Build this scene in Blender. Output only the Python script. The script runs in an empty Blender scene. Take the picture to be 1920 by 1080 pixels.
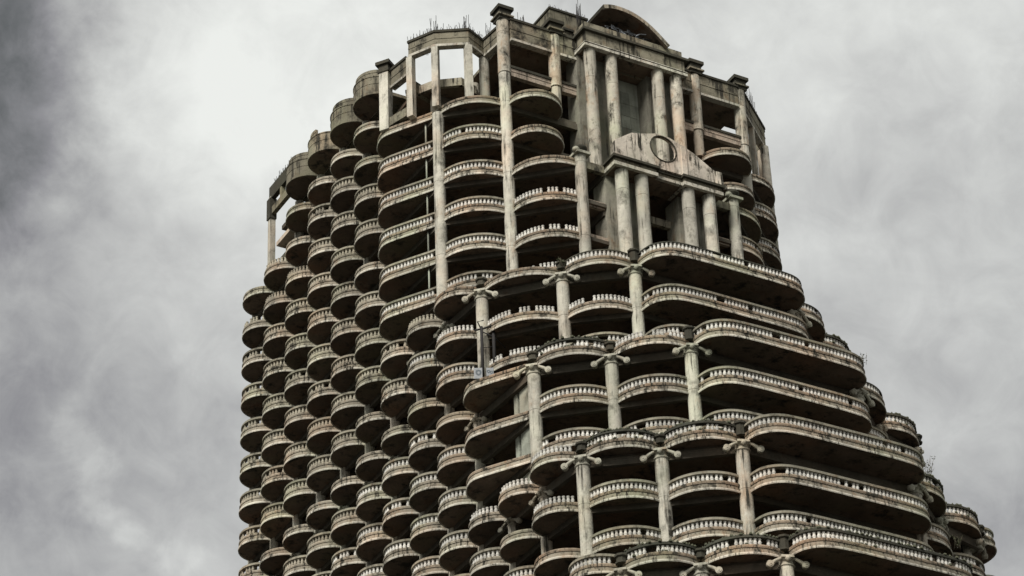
import bpy, math, random
from mathutils import Vector, Matrix
S = bpy.context.scene
random.seed(7)
R = math.radians

# ------------------------------------------------------------------ camera
CAM = Vector((-86.968, -167.278, -133.436))
RX = Vector((0.87414429, -0.48441958, -0.03477686))
UP = Vector((-0.23671606, -0.48749343, 0.84042588))
FW = Vector((0.42407225, 0.72642124, 0.54080950))
FPX = 5395.155
cd = bpy.data.cameras.new('camera')
cam = bpy.data.objects.new('camera', cd)
S.collection.objects.link(cam)
m = Matrix((RX, UP, -FW)).transposed().to_4x4()
m.translation = CAM
cam.matrix_world = m
cd.sensor_width = 36.0
cd.lens = FPX / 1920.0 * 36.0
cd.clip_start = 1.0
cd.clip_end = 6000.0
S.camera = cam

def direction(x, y):
    return (FW + RX * ((x - 960) / FPX) - UP * ((y - 540) / FPX)).normalized()

# ------------------------------------------------------------------ sun and sky
SUN_EL, SUN_AZ = R(40), R(238)           # azimuth measured clockwise from +Y
sd = Vector((math.sin(SUN_AZ) * math.cos(SUN_EL), math.cos(SUN_AZ) * math.cos(SUN_EL), math.sin(SUN_EL)))
sl = bpy.data.lights.new('sun', 'SUN')
sl.energy = 1.36
sl.angle = R(24)
sl.color = (1.0, 0.968, 0.915)
so = bpy.data.objects.new('sun', sl)
so.rotation_euler = (-sd).to_track_quat('-Z', 'Y').to_euler()
S.collection.objects.link(so)

W = bpy.data.worlds.new('World')
S.world = W
W.use_nodes = True
nt = W.node_tree
nt.nodes.clear()
def N(t, **kw):
    n = nt.nodes.new(t)
    for k, v in kw.items():
        setattr(n, k, v)
    return n
def L(a, b):
    nt.links.new(a, b)
def math_node(op, a, b=None, c=None, clamp=False):
    n = N('ShaderNodeMath', operation=op, use_clamp=clamp)
    for i, v in enumerate((a, b, c)):
        if v is None:
            continue
        if isinstance(v, (int, float)):
            n.inputs[i].default_value = v
        else:
            L(v, n.inputs[i])
    return n.outputs[0]
tc = N('ShaderNodeTexCoord')
vec = tc.outputs['Generated']
# warped direction, so that cloud edges are ragged
nw = N('ShaderNodeTexNoise')
nw.inputs['Scale'].default_value = 26.0
nw.inputs['Detail'].default_value = 7.0
nw.inputs['Roughness'].default_value = 0.58
L(vec, nw.inputs['Vector'])
sub = N('ShaderNodeVectorMath', operation='SUBTRACT')
L(nw.outputs['Color'], sub.inputs[0])
sub.inputs[1].default_value = (0.5, 0.5, 0.5)
scl = N('ShaderNodeVectorMath', operation='SCALE')
L(sub.outputs[0], scl.inputs[0])
scl.inputs['Scale'].default_value = 0.060
add = N('ShaderNodeVectorMath', operation='ADD')
L(vec, add.inputs[0]); L(scl.outputs[0], add.inputs[1])
nrm = N('ShaderNodeVectorMath', operation='NORMALIZE')
L(add.outputs[0], nrm.inputs[0])
wvec = nrm.outputs[0]
def cloud_bank(x, y, rpx, power=1.0):
    """soft round bank of cloud about one direction of the sky, angular radius rpx"""
    d = N('ShaderNodeVectorMath', operation='DOT_PRODUCT')
    L(wvec, d.inputs[0])
    d.inputs[1].default_value = direction(x, y)
    th2 = math_node('MULTIPLY', math_node('SUBTRACT', 1.0, d.outputs['Value']), 2.0)
    t = math_node('DIVIDE', th2, (rpx / FPX) ** 2)
    if power != 1.0:
        t = math_node('POWER', math_node('MAXIMUM', t, 0.0), power)
    return math_node('EXPONENT', math_node('MULTIPLY', t, -1.0))
n1 = N('ShaderNodeTexNoise')
n1.inputs['Scale'].default_value = 17.0
n1.inputs['Detail'].default_value = 9.0
n1.inputs['Roughness'].default_value = 0.55
n1.inputs['Distortion'].default_value = 0.35
mp = N('ShaderNodeMapping')
mp.inputs['Location'].default_value = (3.1, 1.7, 0.4)
mp.inputs['Scale'].default_value = (1.0, 1.0, 1.5)
L(vec, mp.inputs['Vector']); L(mp.outputs[0], n1.inputs['Vector'])
fbm = math_node('MULTIPLY', math_node('SUBTRACT', n1.outputs['Fac'], 0.5), 0.40)
n2 = N('ShaderNodeTexNoise')
n2.inputs['Scale'].default_value = 44.0
n2.inputs['Detail'].default_value = 8.0
n2.inputs['Roughness'].default_value = 0.6
n2.inputs['Distortion'].default_value = 0.6
L(vec, n2.inputs['Vector'])
fbm = math_node('MULTIPLY_ADD', math_node('SUBTRACT', n2.outputs['Fac'], 0.5), 0.32, fbm)
B = math_node("ADD", 0.61, fbm)
for (x, y, r, a, p) in ((620, 140, 390, 0.29, 1.3), (330, 130, 170, 0.07, 1.0), (-240, 110, 400, -0.43, 2.8), (0, 580, 350, -0.16, 1.2), (60, 1000, 380, -0.16, 1.0),
                        (110, 815, 42, 0.13, 1.0), (160, 865, 36, 0.14, 1.0), (215, 920, 34, 0.15, 1.0), (265, 975, 32, 0.15, 1.0), (330, 1025, 36, 0.14, 1.0), (400, 1055, 38, 0.12, 1.0),
                        (1480, 130, 280, 0.13, 1.0), (1850, 60, 130, 0.10, 1.0), (1960, 1060, 380, -0.20, 1.0), (1080, -30, 190, -0.10, 1.0), (1720, 330, 130, -0.08, 1.0)):
    B = math_node('MULTIPLY_ADD', cloud_bank(x, y, r, p), a, B)
B = math_node('MAXIMUM', B, 0.10)
B = math_node('MINIMUM', B, 0.92)
cr = N('ShaderNodeValToRGB')
cr.color_ramp.elements[0].position = 0.12; cr.color_ramp.elements[0].color = (0.125, 0.130, 0.128, 1)
cr.color_ramp.elements[1].position = 0.93; cr.color_ramp.elements[1].color = (0.90, 0.915, 0.875, 1)
e = cr.color_ramp.elements.new(0.5); e.color = (0.492, 0.494, 0.484, 1)
e = cr.color_ramp.elements.new(0.3); e.color = (0.286, 0.283, 0.292, 1)
L(B, cr.inputs['Fac'])
sky = N('ShaderNodeTexSky', sky_type='NISHITA')
sky.sun_disc = False
sky.sun_elevation = SUN_EL
sky.sun_rotation = SUN_AZ
bg1 = N('ShaderNodeBackground'); bg1.inputs['Strength'].default_value = 0.05
L(sky.outputs[0], bg1.inputs['Color'])
bg2 = N('ShaderNodeBackground'); bg2.inputs['Strength'].default_value = 0.275
L(cr.outputs['Color'], bg2.inputs['Color'])
mx = N('ShaderNodeMixShader'); mx.inputs[0].default_value = 0.96
L(bg1.outputs[0], mx.inputs[1]); L(bg2.outputs[0], mx.inputs[2])
out = N('ShaderNodeOutputWorld')
L(mx.outputs[0], out.inputs['Surface'])

S.view_settings.view_transform = 'Standard'
S.view_settings.look = 'None'
S.view_settings.gamma = 1.0
S.view_settings.use_curve_mapping = False
S.view_settings.exposure = 1.83
S.render.engine = 'CYCLES'
S.cycles.max_bounces = 6
S.cycles.diffuse_bounces = 3

# ------------------------------------------------------------------ materials
def concrete(name, base, grime=0.5, streak=1.0, tint=0.10, dark=(0.035, 0.032, 0.024), rough=0.9, fine=0.12, mold_up=0.0, patch=0.0, freq=1.0):
    """weathered cast concrete: mottled base, vertical run marks, rust and green tints, mould on upward faces"""
    mt = bpy.data.materials.new(name)
    mt.use_nodes = True
    t = mt.node_tree
    ns, ln = t.nodes, t.links
    bs = ns['Principled BSDF']
    bs.inputs['Roughness'].default_value = rough
    bs.inputs['Specular IOR Level'].default_value = 0.15
    g = ns.new('ShaderNodeNewGeometry')
    def noise(scale, xyz=(1, 1, 1), detail=5, rough=0.6, loc=(0, 0, 0)):
        mpn = ns.new('ShaderNodeMapping')
        mpn.inputs['Scale'].default_value = xyz
        mpn.inputs['Location'].default_value = loc
        ln.new(g.outputs['Position'], mpn.inputs['Vector'])
        n = ns.new('ShaderNodeTexNoise')
        n.inputs['Scale'].default_value = scale
        n.inputs['Detail'].default_value = detail
        n.inputs['Roughness'].default_value = rough
        ln.new(mpn.outputs[0], n.inputs['Vector'])
        return n.outputs['Fac']
    def ramp(fac, a, b):
        r = ns.new('ShaderNodeMapRange')
        r.inputs['From Min'].default_value = a
        r.inputs['From Max'].default_value = b
        ln.new(fac, r.inputs['Value'])
        return r.outputs[0]
    def mul(a, b):
        n = ns.new('ShaderNodeMath'); n.operation = 'MULTIPLY'; n.use_clamp = True
        for i, v in enumerate((a, b)):
            if isinstance(v, (int, float)): n.inputs[i].default_value = v
            else: ln.new(v, n.inputs[i])
        return n.outputs[0]
    def mix(fac, a, b):
        n = ns.new('ShaderNodeMix'); n.data_type = 'RGBA'
        if isinstance(fac, (int, float)): n.inputs[0].default_value = fac
        else: ln.new(fac, n.inputs[0])
        for i, v in ((6, a), (7, b)):
            if isinstance(v, tuple): n.inputs[i].default_value = v + (1,)
            else: ln.new(v, n.inputs[i])
        return n.outputs[2]
    c = base
    lo = tuple(v * 0.62 for v in base)
    col = mix(ramp(noise(0.55 * freq, detail=8), 0.35, 0.68), lo, base)
    # large tints: rusty pink and mossy green
    pink = (base[0] * 1.02, base[1] * 0.80, base[2] * 0.68)
    green = (base[0] * 0.74, base[1] * 0.84, base[2] * 0.70)
    col = mix(mul(ramp(noise(0.21, loc=(9, 2, 5), detail=4), 0.50, 0.72), tint * 6), col, pink)
    col = mix(mul(ramp(noise(0.17, loc=(1, 7, 3), detail=4), 0.50, 0.72), tint * 6), col, green)
    rust = (base[0] * 0.62, base[1] * 0.42, base[2] * 0.30)
    rs = ramp(noise(0.75 * freq, (1, 1, 0.5), 8, 0.74, (31, 8, 2)), 0.56, 0.70)
    col = mix(mul(rs, min(1.0, tint * 6.5)), col, rust)
    oi = ns.new('ShaderNodeObjectInfo')
    hv = ns.new('ShaderNodeHueSaturation')
    rr = ns.new('ShaderNodeMapRange')
    rr.inputs['To Min'].default_value = 0.72; rr.inputs['To Max'].default_value = 1.08
    ln.new(oi.outputs['Random'], rr.inputs['Value'])
    ln.new(rr.outputs[0], hv.inputs['Value'])
    ln.new(col, hv.inputs['Color'])
    col = hv.outputs['Color']
    # vertical run marks
    st = mul(ramp(noise(1.0, (2.6 * freq, 2.6 * freq, 0.16), 6, 0.7), 0.51, 0.64), ramp(noise(0.35, loc=(4, 4, 4)), 0.40, 0.58))
    col = mix(mul(st, streak), col, dark)
    # soot blotches
    bl = ramp(noise(0.9 * freq, (1, 1, 0.7), 9, 0.72, (2, 5, 8)), 0.52, 0.68)
    col = mix(mul(bl, grime), col, dark)
    if patch:
        bl2 = ramp(noise(0.45, (1, 1, 0.55), 8, 0.75, (12, 5, 8)), 0.54, 0.60)
        col = mix(mul(bl2, patch), col, (base[0] * 0.55, base[1] * 0.40, base[2] * 0.31))
    if mold_up:
        sx = ns.new('ShaderNodeSeparateXYZ')
        ln.new(g.outputs['Normal'], sx.inputs[0])
        col = mix(mul(ramp(sx.outputs[2], 0.35, 0.75), mold_up), col, (0.022, 0.023, 0.018))
    ln.new(col, bs.inputs['Base Color'])
    bp = ns.new('ShaderNodeBump')
    bp.inputs['Strength'].default_value = 0.5
    bp.inputs['Distance'].default_value = fine
    ln.new(noise(5.0, detail=6, rough=0.7), bp.inputs['Height'])
    ln.new(bp.outputs[0], bs.inputs['Normal'])
    return mt

M_FASCIA = concrete('fascia_concrete', (0.350, 0.312, 0.243), grime=1.3, streak=1.9, mold_up=0.85, tint=0.13, freq=1.5)
M_LIP = concrete('lip_concrete', (0.600, 0.565, 0.475), grime=1.1, streak=1.4, mold_up=0.7, tint=0.10, freq=1.5)
M_DIRTY = concrete('dirty_band_concrete', (0.300, 0.240, 0.175), grime=1.6, streak=2.0, mold_up=0.95, tint=0.14, freq=1.8)
M_SOFFIT = concrete('darkened_soffit_concrete', (0.210, 0.158, 0.116), grime=1.3, streak=0.3, tint=0.15)  # stained brown, with the base darkened to deepen the shade of undersides
M_COLUMN = concrete('column_concrete', (0.600, 0.568, 0.475), grime=0.75, streak=1.4, tint=0.09, patch=0.0)
M_PORTICO = concrete('portico_concrete', (0.610, 0.565, 0.460), grime=1.1, streak=1.5, tint=0.12, patch=0.5)
M_BALUSTER = concrete('baluster_concrete', (0.640, 0.620, 0.560), grime=0.35, streak=0.3, tint=0.04, fine=0.02)
M_BEIGE = concrete('beige_baluster_concrete', (0.390, 0.358, 0.280), grime=0.5, streak=0.4, tint=0.08, fine=0.02)
M_RAIL = concrete('rail_concrete', (0.330, 0.305, 0.235), grime=0.9, streak=0.6, mold_up=0.95, tint=0.12)
M_MOSSRAIL = concrete('mossy_rail_concrete', (0.075, 0.075, 0.058), grime=0.9, streak=0.5, mold_up=0.95, tint=0.1)
M_CROWN = concrete('crown_concrete', (0.270, 0.245, 0.180), grime=1.4, streak=1.9, mold_up=0.95, tint=0.12)
M_PANEL = concrete('panel_concrete', (0.360, 0.375, 0.310), grime=0.3, streak=0.4, tint=0.10)
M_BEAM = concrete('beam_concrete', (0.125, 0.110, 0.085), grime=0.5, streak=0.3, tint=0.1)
M_PIER = concrete('pier_concrete', (0.290, 0.275, 0.220), grime=0.5, streak=1.0, tint=0.12)
M_PINK = concrete('raw_pink_plaster', (0.520, 0.430, 0.340), grime=0.9, streak=0.8, tint=0.05, mold_up=0.6)
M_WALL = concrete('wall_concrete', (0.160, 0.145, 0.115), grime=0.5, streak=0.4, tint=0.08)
M_GABLE = concrete('gable_plaster', (0.610, 0.545, 0.455), grime=1.3, streak=2.4, tint=0.09, mold_up=0.9)
M_MOLD = concrete('mould_black_concrete', (0.070, 0.066, 0.050), grime=0.6, streak=0.6, tint=0.08, mold_up=0.8)
M_CAPITAL = concrete('capital_concrete', (0.500, 0.480, 0.390), grime=0.6, streak=0.3, tint=0.10, mold_up=0.6)

def plain(name, col, rough=0.7, metal=0.0, var=0.35, scale=4.0):
    mt = bpy.data.materials.new(name)
    mt.use_nodes = True
    t = mt.node_tree
    bs = t.nodes['Principled BSDF']
    n = t.nodes.new('ShaderNodeTexNoise'); n.inputs['Scale'].default_value = scale; n.inputs['Detail'].default_value = 6
    g = t.nodes.new('ShaderNodeNewGeometry')
    t.links.new(g.outputs['Position'], n.inputs['Vector'])
    mxn = t.nodes.new('ShaderNodeMix'); mxn.data_type = 'RGBA'
    mxn.inputs[6].default_value = tuple(c * (1 - var) for c in col) + (1,)
    mxn.inputs[7].default_value = tuple(min(1, c * (1 + var)) for c in col) + (1,)
    t.links.new(n.outputs['Fac'], mxn.inputs[0])
    t.links.new(mxn.outputs[2], bs.inputs['Base Color'])
    bs.inputs['Roughness'].default_value = rough
    bs.inputs['Metallic'].default_value = metal
    return mt
M_STEEL = plain('rusty_dark_steel', (0.014, 0.012, 0.011), 0.9)
M_SHEET = plain('grey_sheet_metal', (0.20, 0.21, 0.22), 0.55, 0.4)
M_LEAF = plain('dry_green_leaf', (0.060, 0.070, 0.030), 0.8)
M_MOSS = plain('dark_moss', (0.060, 0.062, 0.036), 0.95, var=0.7, scale=9.0)
M_STEM = plain('dry_stem', (0.090, 0.080, 0.050), 0.9)
M_GROUND = plain('city_ground', (0.060, 0.058, 0.052), 0.95, scale=0.05)
M_BANNER = plain('white_painted_board', (0.26, 0.27, 0.275), 0.8, var=0.35, scale=5.0)
M_PAINT = plain('faded_dark_paint', (0.10, 0.115, 0.125), 0.8, var=0.5, scale=6.0)

# ------------------------------------------------------------------ mesh helpers
class MB:
    def __init__(s):
        s.v, s.f, s.mi, s.sm = [], [], [], []
    def face(s, idx, mi=0, smooth=False):
        s.f.append(tuple(idx)); s.mi.append(mi); s.sm.append(smooth)
    def box(s, x0, x1, y0, y1, z0, z1, mi=0):
        b = len(s.v)
        s.v += [(x0, y0, z0), (x1, y0, z0), (x1, y1, z0), (x0, y1, z0), (x0, y0, z1), (x1, y0, z1), (x1, y1, z1), (x0, y1, z1)]
        for q in ((0, 3, 2, 1), (4, 5, 6, 7), (0, 1, 5, 4), (1, 2, 6, 5), (2, 3, 7, 6), (3, 0, 4, 7)):
            s.face([b + i for i in q], mi)
    def obox(s, c, ax, hw, hd, z0, z1, mi=0):
        """box standing at c, turned so that its length lies along ax"""
        ax = Vector((ax[0], ax[1])).normalized(); n = Vector((ax.y, -ax.x))
        b = len(s.v)
        for z in (z0, z1):
            for (a, d) in ((-1, -1), (-1, 1), (1, 1), (1, -1)):
                p = Vector(c[:2]) + ax * (a * hw) + n * (d * hd)
                s.v.append((p.x, p.y, z))
        for q in ((0, 1, 2, 3), (7, 6, 5, 4), (0, 4, 5, 1), (1, 5, 6, 2), (2, 6, 7, 3), (3, 7, 4, 0)):
            s.face([b + i for i in q[::-1]], mi)
    def beam(s, p, q, half, z0, z1, mi=0, ext=0.0):
        p, q = Vector(p), Vector(q)
        d = q - p
        s.obox((p + q) / 2, d, d.length / 2 + ext, half, z0, z1, mi)
    def prism(s, pts, z0, z1, mi=0, mi_bot=None, mi_top=None):
        b = len(s.v); n = len(pts)
        for z in (z0, z1):
            s.v += [(p[0], p[1], z) for p in pts]
        for i in range(n):
            j = (i + 1) % n
            s.face((b + i, b + j, b + n + j, b + n + i), mi)
        s.face([b + i for i in range(n)][::-1], mi if mi_bot is None else mi_bot)
        s.face([b + n + i for i in range(n)], mi if mi_top is None else mi_top)
    def lathe(s, prof, seg=12, c=(0, 0, 0), mi=0, smooth=True, caps=True):
        b = len(s.v)
        for (r, z) in prof:
            for k in range(seg):
                a = 2 * math.pi * k / seg
                s.v.append((c[0] + r * math.cos(a), c[1] + r * math.sin(a), c[2] + z))
        for i in range(len(prof) - 1):
            for k in range(seg):
                k2 = (k + 1) % seg
                s.face((b + i * seg + k, b + i * seg + k2, b + (i + 1) * seg + k2, b + (i + 1) * seg + k), mi, smooth)
        if caps:
            e = b + (len(prof) - 1) * seg
            q = len(s.v)
            s.v += s.v[b:b + seg] + s.v[e:e + seg]
            s.face([q + k for k in range(seg)][::-1], mi)
            s.face([q + seg + k for k in range(seg)], mi)
    def tube(s, pts, rad, seg=5, mi=0, smooth=True):
        b = len(s.v); pts = [Vector(p) for p in pts]; n = len(pts)
        rs = rad if isinstance(rad, (list, tuple)) else [rad] * n
        for i, p in enumerate(pts):
            t = (pts[min(i + 1, n - 1)] - pts[max(i - 1, 0)]).normalized()
            a = Vector((0, 0, 1)) if abs(t.z) < 0.9 else Vector((1, 0, 0))
            u = t.cross(a).normalized(); w = t.cross(u)
            for k in range(seg):
                an = 2 * math.pi * k / seg
                q = p + (u * math.cos(an) + w * math.sin(an)) * rs[i]
                s.v.append(tuple(q))
        for i in range(n - 1):
            for k in range(seg):
                k2 = (k + 1) % seg
                s.face((b + i * seg + k, b + (i + 1) * seg + k, b + (i + 1) * seg + k2, b + i * seg + k2), mi, smooth)
        s.face([b + k for k in range(seg)], mi)
        s.face([b + (n - 1) * seg + k for k in range(seg)][::-1], mi)
    def sweep(s, path, prof, mats, cap=True):
        """prof: closed loop of (inward offset, z); path runs with the outside on its right"""
        b = len(s.v); np_ = len(prof); n = len(path)
        nn = normals(path)
        for i in range(n):
            for (d, z) in prof:
                p = path[i] - nn[i] * d
                s.v.append((p.x, p.y, z))
        for i in range(n - 1):
            for k in range(np_):
                k2 = (k + 1) % np_
                s.face((b + i * np_ + k, b + (i + 1) * np_ + k, b + (i + 1) * np_ + k2, b + i * np_ + k2), mats[k])
        if cap:
            s.face([b + k for k in range(np_)], mats[0])
            s.face([b + (n - 1) * np_ + k for k in range(np_)][::-1], mats[0])
    def mesh(s, name, mats):
        me = bpy.data.meshes.new(name)
        me.from_pydata(s.v, [], s.f)
        for mt in (mats if isinstance(mats, (list, tuple)) else [mats]):
            me.materials.append(mt)
        me.polygons.foreach_set('material_index', s.mi)
        me.polygons.foreach_set('use_smooth', s.sm)
        me.update()
        return me

def normals(path):
    """outward normal (right-hand side of travel) at each point, scaled for mitred corners"""
    n = len(path); out_ = []
    seg = []
    for i in range(n - 1):
        d = (path[i + 1] - path[i]).normalized()
        seg.append(Vector((-d.y, d.x)) * -1)
    for i in range(n):
        a = seg[max(i - 1, 0)]; c = seg[min(i, n - 2)]
        v = (a + c).normalized()
        out_.append(v / max(0.6, v.dot(a)))
    return out_

def put(name, me, parent=None, loc=(0, 0, 0)):
    o = bpy.data.objects.new(name, me)
    S.collection.objects.link(o)
    if parent is not None:
        o.parent = parent
    o.location = loc
    return o

def resample(path, step):
    tot = [0.0]
    for i in range(len(path) - 1):
        tot.append(tot[-1] + (path[i + 1] - path[i]).length)
    n = max(2, int(round(tot[-1] / step)))
    pts, k = [], 0
    for i in range(n):
        t = (i + 0.5) * tot[-1] / n
        while tot[k + 1] < t:
            k += 1
        f = (t - tot[k]) / (tot[k + 1] - tot[k])
        pts.append(path[k].lerp(path[k + 1], f))
    return pts

def offset(path, d):
    nn = normals(path)
    return [p - v * d for p, v in zip(path, nn)]

def spline(pts, per=5):
    P = [Vector(p) for p in pts]
    P = [P[0] * 2 - P[1]] + P + [P[-1] * 2 - P[-2]]
    res = []
    for i in range(1, len(P) - 2):
        a, b_, c, d = P[i - 1], P[i], P[i + 1], P[i + 2]
        for k in range(per):
            t = k / per
            res.append(0.5 * ((2 * b_) + (c - a) * t + (2 * a - 5 * b_ + 4 * c - d) * t * t + (3 * b_ - a - 3 * c + d) * t ** 3))
    res.append(P[-2])
    return res

def arc(p, q, sag, n=18):
    p, q = Vector(p), Vector(q)
    ch = q - p; c = ch.length
    d = ch / c
    nv = Vector((d.y, -d.x))
    r = (c * c / 4 + sag * sag) / (2 * sag)
    cen = (p + q) / 2 - nv * (r - sag)
    a = math.asin(min(1.0, c / 2 / r))
    if sag > r: a = math.pi - a
    return [cen + nv * (r * math.cos(-a + 2 * a * i / n)) + d * (r * math.sin(-a + 2 * a * i / n)) for i in range(n + 1)]

WID = 31.5
def mirror(path):
    return [Vector((WID - p.x, p.y)) for p in path][::-1]

# ------------------------------------------------------------------ plan of the tower
H = 3.4                      # storey height; level n has the underside of its balconies at z = -H n
P = 4.299                    # bay of the long side
TOPS = [None, 6, 9, 12, 15]  # level of each stepped terrace
JAL = [0, -2, -3, -5, -6]
BLY = [7.30, 13.25, 20.19, 25.97, 30.0]
BCY = [10.68, 17.76, 23.66, 29.05, 32.7]
CRY = [14.39, 20.93, 27.23, 32.27, 35.9]
BLX, BCX, CRX = 0.37, 4.57, 8.80
RAISE = 0.39
LAST = 18
def sec(n):
    return 0 if n < 6 else 1 if n < 9 else 2 if n < 12 else 3 if n < 15 else 4
def AL(k): return Vector((0, JAL[k] * P))
def BL(k): return Vector((BLX, -BLY[k]))
def BC(k): return Vector((BCX, -BCY[k]))
def CR(k): return Vector((CRX, -CRY[k]))
BLRY = [7.8, 15.2, 22.3, 27.8, 31.6]
def BLR(k): return Vector((31.2 if k == 0 else 31.6, -BLRY[k]))
A_RIGHT = [(.1, .2), (.5, 0), (1.15, .02), (1.85, .5), (2.25, 1.4), (2.25, 2.6), (1.7, 3.6), (0, 4.3)]
def mir(v): return Vector((WID - v.x, v.y))

def round_path():
    c = Vector((0, 0.5 * P))
    return [c + Vector((math.cos(a), math.sin(a))) * 2.08 for a in [math.pi / 2 + math.pi * i / 20 for i in range(21)]]
A_LONG = [(0, -.15), (-.9, -.25), (-1.55, -.65), (-1.95, -1.3), (-2.18, -2.0), (-2.22, -2.65), (-2.02, -3.25), (-1.6, -3.98), (-.9, -5.1), (-.2, -6.2), (.12, -6.75)]
A_SHORT = [(0, -.15), (-.9, -.3), (-1.5, -.75), (-1.85, -1.5), (-1.9, -2.4), (-1.62, -3.25), (-1.1, -3.85), (-.4, -4.25), (.2, -4.4)]
def a_path(k):
    src = A_LONG if k in (0, 2) else A_SHORT
    a = AL(k)
    sy = (a.y + BLY[k]) / (7.3 if k in (0, 2) else 4.65)
    return [Vector((p.x, a.y + p.y * sy)) for p in spline(src, 3)]
def lt_path(k):
    y = -CRY[k]; w = WID - CRX
    b = 3.12 if k < 2 else 2.85
    half = [(CRX + 0.05, -.25), (CRX + 0.08, -1.0), (CRX + .32, -1.85), (CRX + .95, -2.55), (CRX + 1.75, -2.92), (CRX + 2.8, -3.05), (CRX + 4.2, -3.1)]
    pts = [(x, y + d * b / 3.1) for x, d in half]
    sp = spline(pts, 3)
    return sp + mirror(sp)[0:] if False else sp + [Vector((WID / 2, y - b))] + mirror(sp)
def c_circle():
    return arc((4.62, -10.95), (9.18, -10.95), 2.25, 20)

# ------------------------------------------------------------------ the tower
tower = bpy.data.objects.new('unfinished_tower', None)
S.collection.objects.link(tower)
tower.location = (0, 0, 0)
tower['label'] = 'abandoned concrete tower with stacked curved balconies, stepped terraces and a columned crown'
tower['category'] = 'tower'

# balcony fascia: thick pale lip below, three receding bands above
PROF = [(0.08, 0.05), (0.0, 0.0), (-0.02, 0.08), (0.0, 0.17), (0.06, 0.185), (0.06, 0.345), (0.10, 0.36), (0.10, 0.50), (0.05, 0.515), (0.03, 0.63), (0.07, 0.74), (0.70, 0.74), (0.70, 0.14)]
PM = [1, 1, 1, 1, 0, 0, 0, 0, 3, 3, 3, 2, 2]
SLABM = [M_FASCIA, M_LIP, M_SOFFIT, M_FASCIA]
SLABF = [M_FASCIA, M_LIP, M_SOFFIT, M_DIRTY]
def slab_mesh(path, name='balcony_slab', mats=None):
    b = MB()
    b.sweep(path, PROF, PM)
    inner = offset(path, 0.35)
    pts = [p for p in inner]
    ch = (pts[-1] - pts[0]).normalized()
    bk = Vector((-ch.y, ch.x)) * 0.75          # tuck the slab under the floor behind it
    pts = [pts[0] + bk] + pts + [pts[-1] + bk]
    st = len(b.v)
    n = len(pts)
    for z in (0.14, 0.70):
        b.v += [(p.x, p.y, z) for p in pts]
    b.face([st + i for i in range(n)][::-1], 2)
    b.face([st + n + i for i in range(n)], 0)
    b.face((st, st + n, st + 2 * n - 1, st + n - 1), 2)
    return b.mesh(name, mats or SLABM)
BAL = [(0.135, 0.0), (0.135, 0.05), (0.095, 0.07), (0.132, 0.14), (0.136, 0.20), (0.098, 0.31), (0.086, 0.37), (0.118, 0.42), (0.122, 0.50)]
BZ = 0.735
def baluster_into(b, p, z):
    b.lathe(BAL, 7, (p.x, p.y, z))
def baluster_points(path):
    q = offset(path, 0.27)
    pts = resample(q, 0.30)
    return pts[1:-1] if len(pts) > 6 else pts
def balusters_mesh(path, skip=0.0, seed=0, mt=None):
    rnd = random.Random(seed)
    b = MB()
    for p in baluster_points(path):
        if rnd.random() < skip:
            continue
        baluster_into(b, p, BZ)
    return b.mesh('balusters', mt or M_BALUSTER)
RAILP = [(0.11, 1.22), (0.06, 1.245), (0.06, 1.37), (0.11, 1.45), (0.43, 1.45), (0.48, 1.38), (0.48, 1.25), (0.44, 1.22)]
def rail_mesh(path, mt, thin=False, a=0.0, z=1.0):
    n = len(path)
    pth = path[int(n * a):int(math.ceil(n * z))]
    b = MB()
    pr = RAILP if not thin else [(0.13, 1.215), (0.13, 1.31), (0.36, 1.31), (0.36, 1.215)]
    b.sweep(pth, pr, [0] * len(pr))
    return b.mesh('rail', mt)
def moss_mesh(path, seed):
    rnd = random.Random(seed + 40)
    b = MB()
    for p, off in [(p, rnd.uniform(.08, .45)) for d in (0.12, 0.3) for p in resample(offset(path, d), 0.16)]:
        if rnd.random() < 0.4:
            continue
        r = rnd.uniform(.05, .15)
        z = 1.44 if rnd.random() < .7 else 0.76
        q = (p.x + rnd.uniform(-.06, .06), p.y + rnd.uniform(-.06, .06), z)
        b.lathe([(r, -.03), (r * 1.1, .02), (r * .7, .09 * rnd.uniform(.6, 1.6)), (r * .2, .13)], 5, q, smooth=False)
    return b.mesh('moss', M_MOSS)
one_bal = MB(); one_bal.lathe(BAL, 7)
ONE_BAL = one_bal.mesh('baluster', M_BALUSTER)
single_left = [296]

cache = {}
def balcony(key, path, loc, rail='rail', singles=False, skip=0.0, label=None, bm=None):
    """one balcony: slab with fascia, then balusters and hand rail as its own pieces"""
    if key not in cache:
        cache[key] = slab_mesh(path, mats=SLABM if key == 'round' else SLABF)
    o = put('balcony', cache[key], tower, loc)
    if label:
        o['label'] = label
    if rail == 'none':
        o['label'] = 'balcony with a bare rim and no balustrade'
        return o
    if singles:
        pts = baluster_points(path)
        if len(pts) <= single_left[0]:
            single_left[0] -= len(pts)
            for p in pts:
                if random.random() < 0.05:
                    continue
                q = put('baluster', ONE_BAL, o, (p.x, p.y, BZ))
                if random.random() < 0.06:
                    q.rotation_euler = (random.uniform(-.12, .12), random.uniform(-.12, .12), 0)
        else:
            singles = False
    if not singles:
        kb = (key, 'bal', round(skip, 2), random.randint(0, 3) if skip else 0, bm.name if bm else '')
        if kb not in cache:
            cache[kb] = balusters_mesh(path, skip, kb[3], bm)
        c = put('balusters', cache[kb], o)
        c['kind'] = 'stuff'
    mt = {'rail': M_RAIL, 'moss': M_MOSSRAIL, 'thin': M_MOSSRAIL}.get(rail)
    if mt:
        kr = (key, rail)
        if kr not in cache:
            cache[kr] = rail_mesh(path, mt, rail == 'thin')
        put('rail', cache[kr], o)
    if rail == 'moss':
        km = (key, 'moss', random.randint(0, 1))
        if km not in cache:
            cache[km] = moss_mesh(path, km[2])
        c = put('moss', cache[km], o)
        c['kind'] = 'stuff'
    return o

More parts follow.
